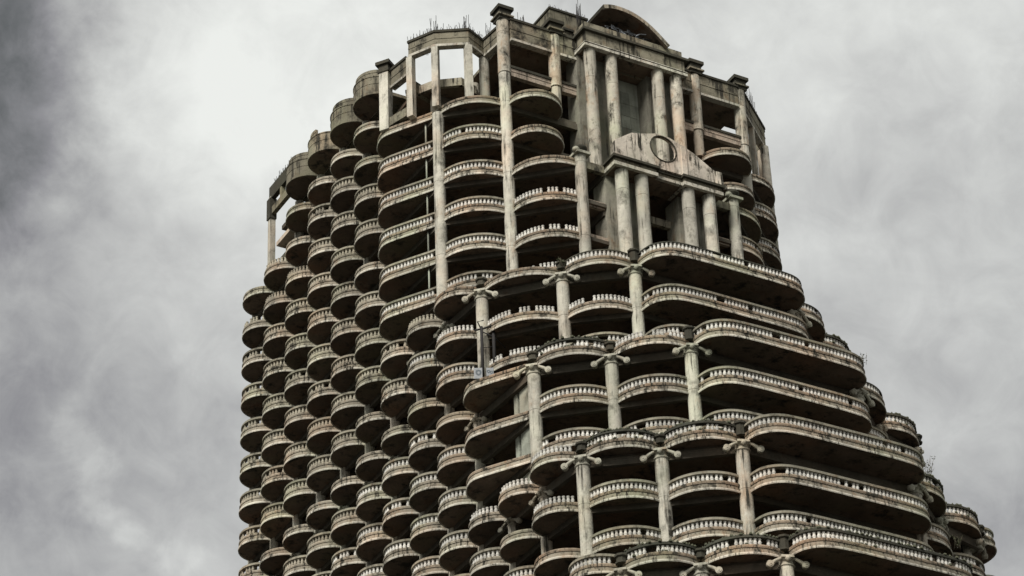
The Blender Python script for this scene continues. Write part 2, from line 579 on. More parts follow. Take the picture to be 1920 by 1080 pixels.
def in_view(x, y, z, lim=1180):
    d = Vector((x, y, z)) - CAM
    return 540 - FPX * d.dot(UP) / d.dot(FW) < lim

RP = round_path()
ROUND_NONE = {(3, 0), (5, 0), (0, 3), (0, 7)} | {(j, 8) for j in range(-2, 5)} | {(-3, 9)} | {(j, -1) for j in range(4)} | {(0, 0), (-5, 13)}
for n in range(-1, LAST + 1):
    k = sec(n)
    for j in range(JAL[k], 6):
        if n < 0 and j > 3:
            continue
        if not in_view(-2, (j + .5) * P, -H * n):
            continue
        ra = 'none' if (j, n) in ROUND_NONE else 'rail'
        if (j, n) in ((-2, 6), (5, 1), (4, 1), (3, 1), (-5, 12), (4, 0), (-4, 12)):
            ra = 'bare'
        balcony('round', RP, (0, j * P, -H * n), ra, skip=0.04, bm=M_BEIGE if n < 9 + j else None)

for n in range(0, LAST + 1):
    k = sec(n)
    z = -H * n + (RAISE if n == TOPS[k] else 0.0)
    top = n == TOPS[k]
    for side in (0, 1):
        f = mirror if side else (lambda p: p)
        # A: corner bay between the long side and the chamfer
        if side:
            pa = [BLR(k) + p for p in spline(A_RIGHT, 4)]
            if k < 3:      # upper tiers: the corner bay turns straight onto the far side
                yb = -BLRY[k] + 4.5
                pa = mirror([Vector((p.x * .72 + .25, yb + p.y * .98)) for p in spline(A_SHORT, 3)])
        else:
            pa = a_path(k)
        if not side:
            ra = 'none' if n in (0, 6, 9, 10, 11, 14) else 'bare' if n in (7, 13, 12) else 'rail'
        else:
            ra = 'rail' if n > 1 else 'none'
        if not side or n in range(0, 16):
            balcony(('A', k, side), pa, (0, 0, z), ra)
        # B
        pb = arc(mir(BC(k)), BLR(k), 1.2) if side else arc(BL(k), BC(k), 1.15 if k == 0 else 1.3)
        if not side:
            ra = 'none' if n in (0, 6) else 'bare' if n in (7, 8) else 'moss' if n in (9, 12, 15) else 'rail'
        else:
            ra = 'none' if n == 0 else 'moss' if top else 'rail'
        balcony(('B', k, side), pb, (0, 0, z), ra, singles=(not side and n in (13, 14, 10)), skip=0.10 if n > 6 else 0.03)
        # C
        if n < 2:
            balcony(('C0', k, side), f(c_circle()), (0, 0, z), 'none')
        else:
            pc = f(arc(BC(k), CR(k), 1.35))
            if not side:
                ra = 'none' if n == 2 else 'bare' if n in (3, 4, 5, 7, 9) else 'thin' if n == 6 else 'moss' if n in (12, 15) else 'rail'
            else:
                ra = 'none' if n == 2 else 'thin' if n in (6, 9) else 'moss' if top else 'rail'
            balcony(('C', k, side), pc, (0, 0, z), ra, singles=(not side and n in (13, 14, 15, 10)), skip=0.10 if n > 6 else 0.03)
    if n >= 6:
        ra = 'thin' if n == 6 else 'moss' if n == 15 else 'rail'
        balcony(('LT', k), lt_path(k), (0, 0, z), ra, singles=n in (13, 14, 15, 10), skip=0.07)

# ------------------------------------------------------------------ columns
def column(pt, z0, z1, r=0.45, mat=M_COLUMN, joints=H, name='column', seg=20, phase=0.35):
    b = MB()
    z = math.ceil((z0 - phase) / joints) * joints + phase
    lo, i = z0, 0
    while lo < z1 - 0.01:
        hi = z if z < z1 - 0.4 else z1
        if hi > lo + 0.3:
            rr = r - 0.012 * (i % 2)
            b.lathe([(rr, lo), (rr, hi - 0.018)], seg, (pt[0], pt[1], 0))
            b.lathe([(rr - 0.02, hi - 0.018), (rr - 0.02, hi)], seg, (pt[0], pt[1], 0), caps=False)
            lo = hi; i += 1
        z += joints
    return put(name, b.mesh(name, mat), tower)
ZB = -H * (LAST + 1)
v_top = {0: 2.6, 1: 6.8, 2: 6.8, 3: 6.8, 4: 6.8, 5: 1.2, 6: 0.3, -1: -H * 6 + .4, -2: -H * 6 + .4, -3: -H * 9 + .4, -4: -H * 12 + .4, -5: -H * 12 + .4, -6: -H * 15 + .4}
for j, zt in v_top.items():
    column((0, j * P), ZB, zt, 0.40)
    column((WID, j * P), ZB, min(zt, 0.4), 0.40)
for k in range(5):
    n = TOPS[k] or 0
    zt = -H * n + (RAISE if k else 0.1) + 0.1
    zb = ZB if k == 4 else -H * (TOPS[k + 1] + 1)
    for side in (0, 1):
        f = mir if side else (lambda p: p)
        p = BLR(k) + Vector((-.75, .7)) if side and k else BLR(k) if side else BL(k); column(p, zb, zt if k else (6.4 if side else 0.15), 0.36 if side else 0.47)
        p = f(BC(k)); column(p, zb, zt if k else (9.0 if side else 8.4), 0.47)
        p = f(CR(k)); column(p, zb, zt if k else -5.75, 0.47)

# ionic capitals with long drooping scrolls under each stepped terrace
def capital_mesh():
    b = MB()
    b.lathe([(0.50, -0.62), (0.58, -0.56), (0.50, -0.50), (0.50, -0.3), (0.62, -0.2), (0.62, -0.06)], 16)
    for sgn in (-1, 1):
        pts, rad = [], []
        for i in range(8):
            t = i / 7
            pts.append((sgn * (0.18 + 0.92 * t), -0.40 - 0.1 * math.sin(t * 3.1), -0.06 - 0.50 * t ** 1.15))
            rad.append(0.075 + 0.085 * t)
        b.tube(pts, rad, 8)
        # scroll: a disc with two rings, facing outwards
        cx, cz = sgn * 1.14, -0.60
        for (r, y0, y1) in ((0.23, -0.60, -0.24), (0.16, -0.64, -0.25), (0.06, -0.68, -0.26)):
            st = len(b.v); sg = 16
            for y in (y0, y1):
                for q in range(sg):
                    a = 2 * math.pi * q / sg
                    b.v.append((cx + r * math.cos(a), y, cz + r * math.sin(a)))
            for q in range(sg):
                q2 = (q + 1) % sg
                b.face((st + q, st + q2, st + sg + q2, st + sg + q), 0, True)
            b.face([st + q for q in range(sg)][::-1]); b.face([st + sg + q for q in range(sg)])
    # leaf ornament in the middle
    b.lathe([(0.05, -0.42), (0.20, -0.30), (0.17, -0.12), (0.05, -0.02)], 8, (0, -0.62, 0.02))
    b.obox((0, -0.62), (1, 0), 0.42, 0.08, -0.16, 0.0)
    return b.mesh('capital', M_CAPITAL)
CAPM = capital_mesh()
def capital(p, z, along, sc=1.0):
    o = put('capital', CAPM, tower, (p.x, p.y, z))
    o.scale = (sc, sc, sc)
    a = Vector(along).normalized()
    # local -Y must face outwards
    o.rotation_euler = (0, 0, math.atan2(a.y, a.x))
    return o
for k in range(1, 5):
    z = -H * TOPS[k] + RAISE + 0.05
    for side in (0, 1):
        s_ = -1 if side else 1
        f = mir if side else (lambda p: p)
        for p, al in ((BLR(k) + Vector((-.3, .2)) if side else BL(k), (.72, -.69 * s_)), (f(BC(k)), (.77, -.64 * s_)), (f(CR(k)), (.93, -.36 * s_))):
            capital(p, z, al)
    for j in range(JAL[k], JAL[k - 1]):
        capital(Vector((0, j * P)), -H * TOPS[k] + 0.05, (0.25, -1), 0.8)
for j in range(0, 6):
    capital(Vector((0, j * P)), -H * 8 + 0.05, (0.12, -1), 0.72)

# mould-blackened pedestals over the capitals
def pedestal_mesh(h):
    b = MB()
    b.lathe([(0.42, 0), (0.42, 0.12), (0.34, 0.16), (0.34, h - 0.3), (0.46, h - 0.22), (0.46, h - 0.08), (0.30, h)], 8, smooth=False)
    return b.mesh('pedestal', M_MOLD)
PED, STUB = pedestal_mesh(1.1), pedestal_mesh(0.7)
for k in range(1, 5):
    z = -H * TOPS[k] + RAISE + 0.62
    for side in (0, 1):
        f = mir if side else (lambda p: p)
        for p, me in ((f(CR(k)), PED), (f(BC(k)), STUB), (BLR(k) if side else BL(k), STUB)):
            o = put('pedestal', me, tower, (p.x, p.y, z))
            o.rotation_euler = (0, 0, 0.3 + k)
# ------------------------------------------------------------------ floors, edge beams and core
def outline(k):
    left = [Vector((0, 6 * P)), AL(k), BL(k), BC(k), CR(k)]
    right = [mir(CR(k)), mir(BC(k)), BLR(k), Vector((WID, -BLRY[k] + 4.4)), Vector((WID, 6 * P))]
    if k == 0:      # loggia behind the portico: no floors there
        left += [Vector((10.95, -14.39)), Vector((10.95, 0.6))]
        right = [Vector((20.55, 0.6)), Vector((20.55, -14.39))] + right
    return left + right
def floor_mesh(k, crown=False):
    b = MB()
    o = outline(k)
    if crown:
        left = [Vector((0, 6 * P)), AL(0), BL(0), BC(0)]
        o = left + [mir(p) for p in left][::-1]
    b.prism([(p.x, p.y) for p in o], 0.30, 0.60, 0, 1, 0)
    n = len(o)
    for i in range(n - 1):
        p, q = o[i], o[i + 1]
        if (q - p).length < 2.3:
            continue
        b.beam(p, q, 0.16, -0.28, 0.302, 0, ext=-0.25)
    # beams crossing the floor
    for x in (8.8, 15.75, 22.7):
        b.beam((x, 1.2 if k == 0 and x == 15.75 else o[3].y + (3.5 if not crown else 1)), (x, 6 * P - .5), 0.15, -0.18, 0.301, 0)
    y = 4 * P
    while y > -BLY[k] + 1:
        if k == 0 and y < 1:
            b.beam((0.5, y), (10.9, y), 0.15, -0.16, 0.3005, 0); b.beam((20.6, y), (WID - .5, y), 0.15, -0.16, 0.3005, 0)
        else:
            b.beam((0.5, y), (WID - .5, y), 0.15, -0.16, 0.3005, 0)
        y -= 2 * P
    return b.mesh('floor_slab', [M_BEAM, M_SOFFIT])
FM = [floor_mesh(k) for k in range(5)]
FC = floor_mesh(0, True)
for n in range(-1, LAST + 1):
    put('floor_slab', FC if n < 2 and n >= 0 else FM[sec(max(n, 0))] if n >= 0 else FC, tower, (0, 0, -H * n)) if n >= 0 else None
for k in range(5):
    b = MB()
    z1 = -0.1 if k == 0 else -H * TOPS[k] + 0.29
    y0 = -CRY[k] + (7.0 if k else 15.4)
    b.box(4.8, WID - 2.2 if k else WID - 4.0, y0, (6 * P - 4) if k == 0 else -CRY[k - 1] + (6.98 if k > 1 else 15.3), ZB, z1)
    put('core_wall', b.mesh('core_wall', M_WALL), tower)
# partition walls seen between the corner bays and the chamfer columns
for n in (9, 10, 11):
    b = MB()
    p = BL(2) + Vector((0.15, 0.5))
    b.box(p.x - .1, p.x + .12, p.y, p.y + 1.7, -H * n + .62 - H, -H * n + .28)
    b.box(p.x - .1, p.x + .10, p.y + 2.0, p.y + 2.5, -H * n + .62 - H, -H * n + .28)
    put('partition_wall', b.mesh('partition_wall', M_PANEL), tower)
for n in range(1, 6):
    b = MB()
    b.box(0.55, 0.85, -6.55, -6.2, -H * n + .62, -H * (n - 1) + .28)
    b.tube([(0.0, -5.9, -H * n + .62), (0.0, -5.9, -H * (n - 1) + .28)], 0.07, 6)
    put('partition_wall', b.mesh('partition_wall', M_PANEL), tower)
# shaft and podium that carry the tower down to the street
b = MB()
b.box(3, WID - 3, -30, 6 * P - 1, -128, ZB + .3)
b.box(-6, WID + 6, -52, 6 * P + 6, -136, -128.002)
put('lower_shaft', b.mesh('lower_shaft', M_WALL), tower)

# ------------------------------------------------------------------ drums: solid parapets at the head of the long side
def drum_mesh(keep=1.0):
    c = Vector((0, 0.5 * P))
    pa = [c + Vector((math.cos(a), math.sin(a))) * 2.10 for a in [math.pi / 2 + math.pi * i / 24 for i in range(25)]]
    b = MB()
    b.sweep(pa, [(0.06, 0.0), (0.0, 0.03), (0.0, 0.24), (0.05, 0.26), (0.05, 1.05), (0.02, 1.07), (0.02, 1.13), (0.05, 1.15), (0.05, 1.75), (0.0, 1.77), (0.0, 1.86), (0.22, 1.88),
                 (0.47, 1.885), (0.47, 0.7), (0.6, 0.0)], [0] * 11 + [1, 0, 0, 2])
    up = pa[:int(len(pa) * keep)]
    b.sweep(up, [(0.22, 1.87), (0.22, 2.30), (0.19, 2.31), (0.19, 2.36), (0.22, 2.37), (0.22, 2.62), (0.46, 2.64), (0.46, 1.87)], [0, 0, 0, 0, 0, 1, 0, 0])
    inner = offset(pa, 0.4)
    st = len(b.v); n = len(inner)
    for z in (0.02, 0.5):
        b.v += [(p.x, p.y, z) for p in inner]
    b.face([st + i for i in range(n)][::-1], 2); b.face([st + n + i for i in range(n)], 0)
    b.face((st, st + n, st + 2 * n - 1, st + n - 1), 2)
    return b.mesh('drum_parapet', [M_CROWN, M_MOLD, M_SOFFIT])
DM, DMB = drum_mesh(), drum_mesh(0.62)
for j in range(4):
    put('drum_parapet', DMB if j == 2 else DM, tower, (0, j * P, 2 * H))
    column((0.9, (j + .5) * P), 0.3, 7.0, 0.28)
b = MB()   # low wall and slab behind the drums
b.box(0.2, 5.0, 0.2, 4 * P, 7.0, 7.3)
b.box(0.2, 5.0, 0.6, 4 * P, 3.7, 4.0)
put('roof_slab', b.mesh('roof_slab', [M_CROWN]), tower)

# ------------------------------------------------------------------ crown
LIPC = [M_CROWN, M_LIP, M_MOLD]
def crown_beam(p, q, z0, z1, half=0.22, ext=0.0, name='crown_beam', lip=True, mats=None):
    b = MB()
    b.beam(p, q, half, z0 + (0.22 if lip else 0), z1, 0, ext)
    if lip:
        b.beam(p, q, half + 0.07, z0, z0 + 0.22, 1, ext)
    h = z1 - z0
    b.beam(p, q, half + 0.04, z0 + h * .55, z0 + h * .62, 0, ext)
    b.beam(p, q, half + 0.10, z1, z1 + 0.22, 2, ext + .05)
    return put(name, b.mesh(name, mats or LIPC), tower)
# posts and beams over the left corner: a square pier, then a many-sided lantern of thin posts
T = [Vector((-.98, -5.45)), Vector((.15, -7.50)), Vector((2.35, -8.88)), Vector((4.25, -8.05))]
TB = [Vector((6.2, -5.2)), Vector((4.6, -2.6)), Vector((1.0, -2.8))]
ring = T + TB + [T[0]]
for i in range(len(ring) - 1):
    p, q = ring[i], ring[i + 1]
    if i < 3 or i >= 3:
        crown_beam(p, q, 6.45, 7.85, 0.2, 0.08) if i < 3 else None
crown_beam(T[3], Vector((4.5, -10.3)), 6.3, 7.9, 0.2, 0.0)
for i, p in enumerate(T[:3]):
    b = MB(); d = (ring[i + 1] - ring[max(i - 1, 0)])
    b.obox(p, d, 0.27, 0.27, 0.62, 6.47)
    put('post', b.mesh('post', M_COLUMN), tower)
column(T[3], 0.62, 6.4, 0.42)
b = MB()
pl = [(-.4, -4.4), (.7, -6.3), (2.4, -7.5), (3.9, -7.0), (5.6, -5.0), (6, 2), (-.3, .3)]
b.prism(pl, 3.55, 3.85, 1, 1, 2)
for i in range(4):
    b.beam(pl[i], pl[i + 1], 0.15, 3.45, 4.2, 0, .1)
put('roof_slab', b.mesh('roof_slab', [M_FASCIA, M_SOFFIT, M_MOLD]), tower)
column((5.3, -4.6), 3.9, 6.5, 0.36, M_PORTICO)
crown_beam(Vector((5.0, -4.5)), Vector((0.6, -1.6)), 4.9, 6.0, 0.2)
b = MB(); b.box(0.8, 4.2, -5.6, -5.3, 0.6, 3.5); put('partition_wall', b.mesh('partition_wall', M_WALL), tower)
b = MB()   # floor ring seen inside the lantern, and its cross beams
b.beam((-0.9, -5.2), (3.5, -3.6), 0.2, 3.5, 4.5); b.beam((3.5, -3.6), (5.8, -5.5), 0.2, 3.5, 4.5)
put('crown_beam', b.mesh('crown_beam', LIPC), tower)
b = MB(); pA = Vector((-1.9, -2.85))
b.obox(pA, (.57, -.82), 0.40, 0.40, 0.62, 6.3)
b.obox(pA, (.57, -.82), 0.50, 0.50, 6.3, 6.55, 1)
b.obox(pA, (.57, -.82), 0.42, 0.42, 6.552, 7.0, 1)
b.obox(pA, (.57, -.82), 0.62, 0.62, 7.002, 7.3, 1)
put('pier', b.mesh('pier', [M_COLUMN, M_MOLD]), tower)
crown_beam(pA + Vector((.45, -.3)), T[0] + Vector((-.1, .25)), 4.75, 6.45, 0.2)
b = MB(); b.beam(pA + Vector((.2, -.3)), T[0], 0.18, 0.95, 1.75)
put('crown_beam', b.mesh('crown_beam', LIPC), tower)
# front of the crown, left and right of the portico
def cap_mesh():
    b = MB()
    b.box(-.55, .55, -.55, .55, 0, .28, 1); b.box(-.70, .70, -.70, .70, .28, .42, 0)
    b.box(-.52, .52, -.52, .52, .422, .95, 1); b.box(-.70, .70, -.70, .70, .95, 1.25, 1)
    return b.mesh('cap_block', [M_CROWN, M_MOLD])
CAPB = cap_mesh()
for side, dz in ((0, 0.0), (1, 0.45)):
    f = (lambda p: Vector((WID - p[0], p[1]))) if side else (lambda p: Vector(p))
    crown_beam(f((5.0, -11.0)), f((8.7, -11.0)), 6.38 + dz, 8.4 + dz, 0.2)
    crown_beam(f((9.5, -11.0)), f((10.95, -11.0)), 6.38 + dz, 8.4 + dz, 0.2)
    column(f((9.1, -10.9)), 3.2, 8.3 + dz, 0.50, M_PORTICO)
    column(f((9.1, -10.9)), 0.6, 3.199, 0.40, M_PORTICO)
    column(f((BCX, -BCY[0] - .02)), 3.2, 8.4 + dz, 0.52, M_PORTICO)
    for q in ((BCX, -BCY[0]), (9.1, -10.9)):
        p = f(q)
        put('cap_block', CAPB, tower, (p.x, p.y, 8.35 + dz))
    crown_beam(f((5.0, -10.8)), f((8.6, -10.8)), 3.0, 3.75, 0.2, name='crown_beam', lip=False, mats=[M_PINK, M_PINK, M_MOLD])
    crown_beam(f((9.6, -10.8)), f((11.0, -10.8)), 3.0, 3.75, 0.2, name='crown_beam', lip=False, mats=[M_PINK, M_PINK, M_MOLD])
# right chamfer of the crown
q0, q1 = Vector((27.4, -10.45)), Vector((31.7, -7.0))
crown_beam(q0, q1, 6.7, 8.9, 0.2, 0.1)
crown_beam(q1, Vector((31.9, -2.0)), 6.7, 8.7, 0.2, 0.0)
column(q1 + Vector((-.1, .2)), 0.6, 6.7, 0.40, M_PORTICO)
b = MB(); b.obox((29.0, -9.2), (.78, .63), .22, .22, .62, 6.72); put('post', b.mesh('post', M_PORTICO), tower)
# roof over the crown and its inner walls
b = MB()
b.prism([(5.1, -10.6), (27.0, -10.6), (27.0, -7.0), (30.8, -7.0), (30.8, 3.0), (5.1, 3.0)], 6.95, 7.25, 0, 1)
b.prism([(27.001, -10.3), (29.7, -8.2), (27.001, -8.2)], 6.95, 7.25, 0, 1)
put('roof_slab', b.mesh('roof_slab', [M_CROWN, M_SOFFIT]), tower)
b = MB()
b.box(7.5, 22.5, -4.5, 10, -0.1, 6.949)
b.box(22.55, 23.3, 1.5, 3.0, 0.6, 6.949); b.box(27.2, 30, 1.5, 3.0, 0.6, 6.949); b.box(23.3, 27.2, 1.5, 3.0, 5.0, 6.949); b.box(23.3, 27.2, 1.5, 3.0, 0.6, 3.4)
put('core_wall', b.mesh('core_wall', M_WALL), tower)

# portico of the crown: two pairs of tall columns under an entablature and a segmental arch
PX = (11.65, 13.62, 18.00, 19.75)
for x in PX:
    column((x, -12.15), -6.0, 6.9, 0.50, M_PORTICO, joints=3.1, name='portico_column', seg=24, phase=1.0)
b = MB()
for (y0, y1, x0, x1, z0, z1, mi) in ((-12.82, -12.4, 10.85, 20.55, 6.88, 7.12, 1), (-12.399, -10.9, 10.85, 11.1, 6.88, 7.12, 1), (-12.399, -10.9, 11.101, 20.55, 6.90, 7.12, 3), (-12.72, -10.92, 10.95, 20.45, 7.121, 7.24, 0), (-12.82, -10.91, 10.87, 20.53, 7.241, 7.30, 1),
                                     (-12.66, -10.93, 11.02, 20.38, 7.301, 8.40, 0), (-12.95, -10.7, 10.72, 20.68, 8.401, 8.62, 2), (-12.55, -10.95, 11.1, 20.3, 8.621, 9.45, 0)):
    b.box(x0, x1, y0, y1, z0, z1, mi)
b.box(15.6, 18.4, -12.78, -12.6, 7.30, 8.55, 0)
put('entablature', b.mesh('entablature', LIPC + [M_SOFFIT]), tower)
b = MB()   # what is left of a vaulted canopy: cut off square on the left, curving down to the right
prof = [(p.x, p.y) for p in spline([(12.75, 11.45), (13.6, 11.72), (14.6, 11.76), (15.6, 11.62), (16.5, 11.28), (17.3, 10.80), (18.1, 10.16), (18.95, 9.40)], 4)]
def vault(b, th, y0, y1, mi, edge):
    n = len(prof); st = len(b.v)
    pv = [Vector(p) for p in prof]
    lo = [p + v * th for p, v in zip(pv, normals(pv))]
    for y in (y0, y1):
        b.v += [(p.x, y, p.y) for p in pv] + [(p.x, y, p.y) for p in lo]
    for i in range(n - 1):
        b.face((st + i, st + i + 1, st + 2 * n + i + 1, st + 2 * n + i), mi)
        b.face((st + n + i, st + 3 * n + i, st + 3 * n + i + 1, st + n + i + 1), 1)
        b.face((st + i, st + n + i, st + n + i + 1, st + i + 1), edge)
        b.face((st + 2 * n + i, st + 2 * n + i + 1, st + 3 * n + i + 1, st + 3 * n + i), mi)
    b.face((st, st + 2 * n, st + 3 * n, st + n), 0)
    b.face((st + n - 1, st + 2 * n - 1, st + 4 * n - 1, st + 3 * n - 1), 0)
vault(b, 0.24, -12.70, -10.2, 0, 2)
vault(b, 0.36, -12.98, -12.702, 2, 2)
put('arched_canopy', b.mesh('arched_canopy', [M_MOLD, M_SOFFIT, M_FASCIA]), tower)
b = MB(); b.box(12.9, 17.2, -10.5, -10.21, 8.6, 10.7); b.box(12.9, 16.0, -10.5, -10.21, 10.701, 11.3); put('parapet_wall', b.mesh('parapet_wall', M_MOLD), tower)
b = MB()   # plant room behind the crown
b.box(9.7, 13.2, -9.6, -5.0, 7.2, 12.3); b.box(9.6, 13.3, -9.7, -4.9, 12.3, 12.5, 1)
b.box(10.3, 12.9, -10.6, -9.55, 7.2, 9.6); b.box(10.2, 11.2, -10.8, -9.5, 9.6, 9.8, 1)
put('plant_room', b.mesh('plant_room', [M_CROWN, M_MOLD]), tower)
# square piers behind the portico columns, and the recessed formwork-marked wall
b = MB()
for x0, x1 in ((10.95, 14.1), (17.45, 20.5)):
    b.box(x0, x1, -11.35, -9.6, -6.0, 6.878)
put('pier_wall', b.mesh('pier_wall', M_PIER), tower)
wallp = put('recess_wall', (lambda b: (b.box(14.101, 17.449, -9.9, -9.62, -6.0, 6.878), b.mesh('recess_wall', M_PANEL))[1])(MB()), tower)
pn = MB(); pn.box(0, 0.80, -0.03, 0, 0, 1.16); PAN = pn.mesh('formwork_panel', M_PANEL)
for i in range(4):
    for q in range(9):
        put('formwork_panel', PAN, wallp, (14.12 + i * 0.83, -9.901 - 0.004 * ((i * 3 + q) % 3), -5.0 + q * 1.2))
b = MB(); b.box(15.4, 16.6, -10.0, -9.94, -5.5, -0.9); put('doorway_recess', b.mesh('doorway_recess', M_WALL), tower)

# lower portico
LX = (11.85, 13.62, 17.85, 19.75)
for x in LX:
    column((x, -15.35), -20.0, -6.85, 0.53, M_COLUMN, joints=3.1, name='portico_column', seg=24, phase=0.6)
b = MB()
for x0, x1 in ((10.8, 14.75), (17.1, 20.7)):
    b.box(x0, x1, -16.1, -15.8, -6.86, -6.55, 1); b.box(x0, x0 + .25, -15.799, -13.6, -6.86, -6.55, 1); b.box(x0 + .251, x1, -15.799, -13.6, -6.84, -6.55, 3); b.box(x0 + .08, x1 - .08, -16.0, -13.61, -6.549, -6.2, 0); b.box(x0 - .12, x1 + .12, -16.25, -13.62, -6.199, -5.98, 2)
b.box(14.751, 17.099, -15.8, -15.5, -6.80, -6.55, 1); b.box(14.751, 17.099, -15.499, -13.6, -6.78, -6.55, 3); b.box(14.67, 17.18, -15.7, -13.62, -6.549, -6.22, 0); b.box(14.63, 16.98, -15.85, -13.63, -6.219, -6.02, 2)
b.box(9.2, 10.79, -14.6, -14.2, -6.86, -6.2, 0); b.box(20.71, 22.3, -14.6, -14.2, -6.86, -6.2, 0)
put('entablature', b.mesh('entablature', LIPC + [M_SOFFIT]), tower)
# gable with a round opening
def gable():
    b = MB()
    cx, cz, r = 15.45, -4.0, 1.16
    out_ = [(10.95, -5.98), (20.55, -5.98), (20.45, -4.75), (19.9, -4.55), (18.3, -3.55), (17.3, -3.15), (16.1, -2.72), (14.8, -2.72), (13.6, -3.12), (12.6, -3.35), (11.1, -4.45), (10.95, -4.7)]
    # resample the outline by angle round the hole and join ring to outline
    m_ = 48
    def hit(a):
        dx, dz = math.cos(a), math.sin(a); best = None
        for i in range(len(out_)):
            x1, z1 = out_[i]; x2, z2 = out_[(i + 1) % len(out_)]
            ex, ez = x2 - x1, z2 - z1
            den = dx * ez - dz * ex
            if abs(den) < 1e-9: continue
            t = ((x1 - cx) * ez - (z1 - cz) * ex) / den
            u = ((x1 - cx) * dz - (z1 - cz) * dx) / den
            if t > 0 and -1e-6 <= u <= 1 + 1e-6 and (best is None or t < best): best = t
        return max(best, r + 0.08)
    angs = sorted([2 * math.pi * i / m_ for i in range(m_)] + [math.atan2(z - cz, x - cx) % (2 * math.pi) for x, z in out_])
    n = len(angs)
    for y in (-16.0, -15.7):
        b.v += [(cx + r * math.cos(a), y, cz + r * math.sin(a)) for a in angs]
        b.v += [(cx + hit(a) * math.cos(a), y, cz + hit(a) * math.sin(a)) for a in angs]
    for i in range(n):
        j = (i + 1) % n
        b.face((i, n + i, n + j, j)); b.face((2 * n + i, 2 * n + j, 3 * n + j, 3 * n + i))
        b.face((i, j, 2 * n + j, 2 * n + i)); b.face((n + i, 3 * n + i, 3 * n + j, n + j))
    b.box(17.05, 17.5, -16.12, -15.99, -5.98, -3.2)
    b.box(20.2, 20.75, -16.1, -15.4, -5.97, -4.7)
    g = put('gable_wall', b.mesh('gable_wall', M_GABLE), tower)
    b = MB()
    pts = [(cx + (r + .02) * math.cos(2 * math.pi * i / 40), -15.99, cz + (r + .02) * math.sin(2 * math.pi * i / 40)) for i in range(41)]
    b.tube(pts, 0.07, 6)
    put('hoop', b.mesh('hoop', M_MOLD), g)
gable()
b = MB()   # piers behind the lower portico and the beams that cross its opening
for x0, x1 in ((10.95, 14.0), (17.5, 20.5)):
    b.box(x0, x1, -14.4, -12.6, -20.0, -6.87)
put('pier_wall', b.mesh('pier_wall', M_PIER), tower)
b = MB(); b.box(10.951, 20.549, -13.599, 0.5, -6.3, -6.01); put('loggia_ceiling', b.mesh('loggia_ceiling', M_SOFFIT), tower)
b = MB(); b.box(14.001, 17.499, -13.2, -12.8, -9.15, -8.5); put('cross_beam', b.mesh('cross_beam', M_FASCIA), tower)
for zc in (-9.7, -12.9):
    for x0, x1 in ((9.3, 10.949), (20.551, 22.2)):
        b = MB(); b.box(x0, x1, -14.2, -13.9, zc - .32, zc + .32); put('cross_beam', b.mesh('cross_beam', M_PINK), tower)
# ball-topped column heads beside the lower portico
for p in (CR(0), mir(CR(0))):
    b = MB()
    b.box(-.62, .62, -.62, .62, 0, .22, 0); b.lathe([(.42, .221), (.42, .5), (.58, .62), (.58, .8), (.3, .9)], 12, mi=1)
    b.lathe([(.05, .1), (.26, .2), (.30, .38), (.2, .55), (.05, .6)], 8, (-.55, -.35, -.05), 0)
    put('cap_block', b.mesh('cap_block', [M_CAPITAL, M_MOLD]), tower, (p.x, p.y, -5.8))

# frame standing at the far end of the long side
b = MB()
b.box(-.75, -.25, 21.5, 22.0, 0.6, 9.9)
b.box(1.3, 1.7, 21.5, 21.9, .6, 8.2)
put('post', b.mesh('post', M_COLUMN), tower)
b = MB(); b.box(-.72, -.28, 17.4, 21.9, 9.7, 11.0, 2); b.box(-.85, -.2, 21.4, 22.1, 7.6, 9.69, 2); put('crown_beam', b.mesh('crown_beam', LIPC), tower)
b = MB(); b.box(-.70, -.30, 17.4, 21.49, 8.0, 8.7, 0); b.box(-.70, -.30, 19.4, 19.7, 8.701, 9.69, 0); put('crown_beam', b.mesh('crown_beam', LIPC), tower)
b = MB(); b.box(-.3, 3.0, 17.3, 21.2, 4.6, 5.0, 0); put('crown_beam', b.mesh('crown_beam', [M_PINK]), tower)
b = MB(); b.box(0.4, 7.0, 17.25, 17.5, 0.6, 6.9); b.box(0.9, 7.0, 21.0, 21.25, 0.6, 3.2); put('partition_wall', b.mesh('partition_wall', M_WALL), tower)
b = MB(); b.box(0.3, 7.0, 17.55, 21.4, 6.6, 7.0); b.box(0.2, 7.0, 19.5, 21.4, 3.3, 3.7); put('roof_slab', b.mesh('roof_slab', M_BEAM), tower)

# ------------------------------------------------------------------ starter bars, scrap and weeds at the top
def bars(pts, h, n, spread, name='starter_bar'):
    rnd = random.Random(len(pts) * 7 + int(h * 10) + n)
    b = MB()
    for (x, y, z) in pts:
        for i in range(n):
            a = Vector((x + rnd.uniform(-spread, spread), y + rnd.uniform(-spread, spread), z))
            t = a + Vector((rnd.uniform(-.12, .12), rnd.uniform(-.12, .12), h * rnd.uniform(.55, 1.1)))
            mid = (a + t) / 2 + Vector((rnd.uniform(-.05, .05), rnd.uniform(-.05, .05), 0))
            b.tube([a, mid, t], 0.022, 4)
    o = put(name, b.mesh(name, M_STEEL), tower)
    o['kind'] = 'stuff'
    return o
bars([(T[1].x, T[1].y, 8.0), (T[2].x, T[2].y, 8.0), (4.4, -8.9, 8.0)], 1.5, 7, 0.3)
row = []
for i in range(3):
    for q in range(9):
        p = ring[i].lerp(ring[i + 1], q / 9); row.append((p.x, p.y, 8.05))
bars(row, 0.75, 2, 0.12)
bars([(0.3, 0.9 + i * .3, 7.3) for i in range(6)] + [(-.5, 17.8 + .4 * i, 11.0) for i in range(9)], 0.8, 2, 0.15)
bars([(6.2, -10.6, 8.6), (6.5, -10.6, 8.6)], 1.3, 4, 0.15)
bars([(11.15, -11.6, 9.3), (11.3, -11.5, 9.3)], 2.7, 6, 0.2)
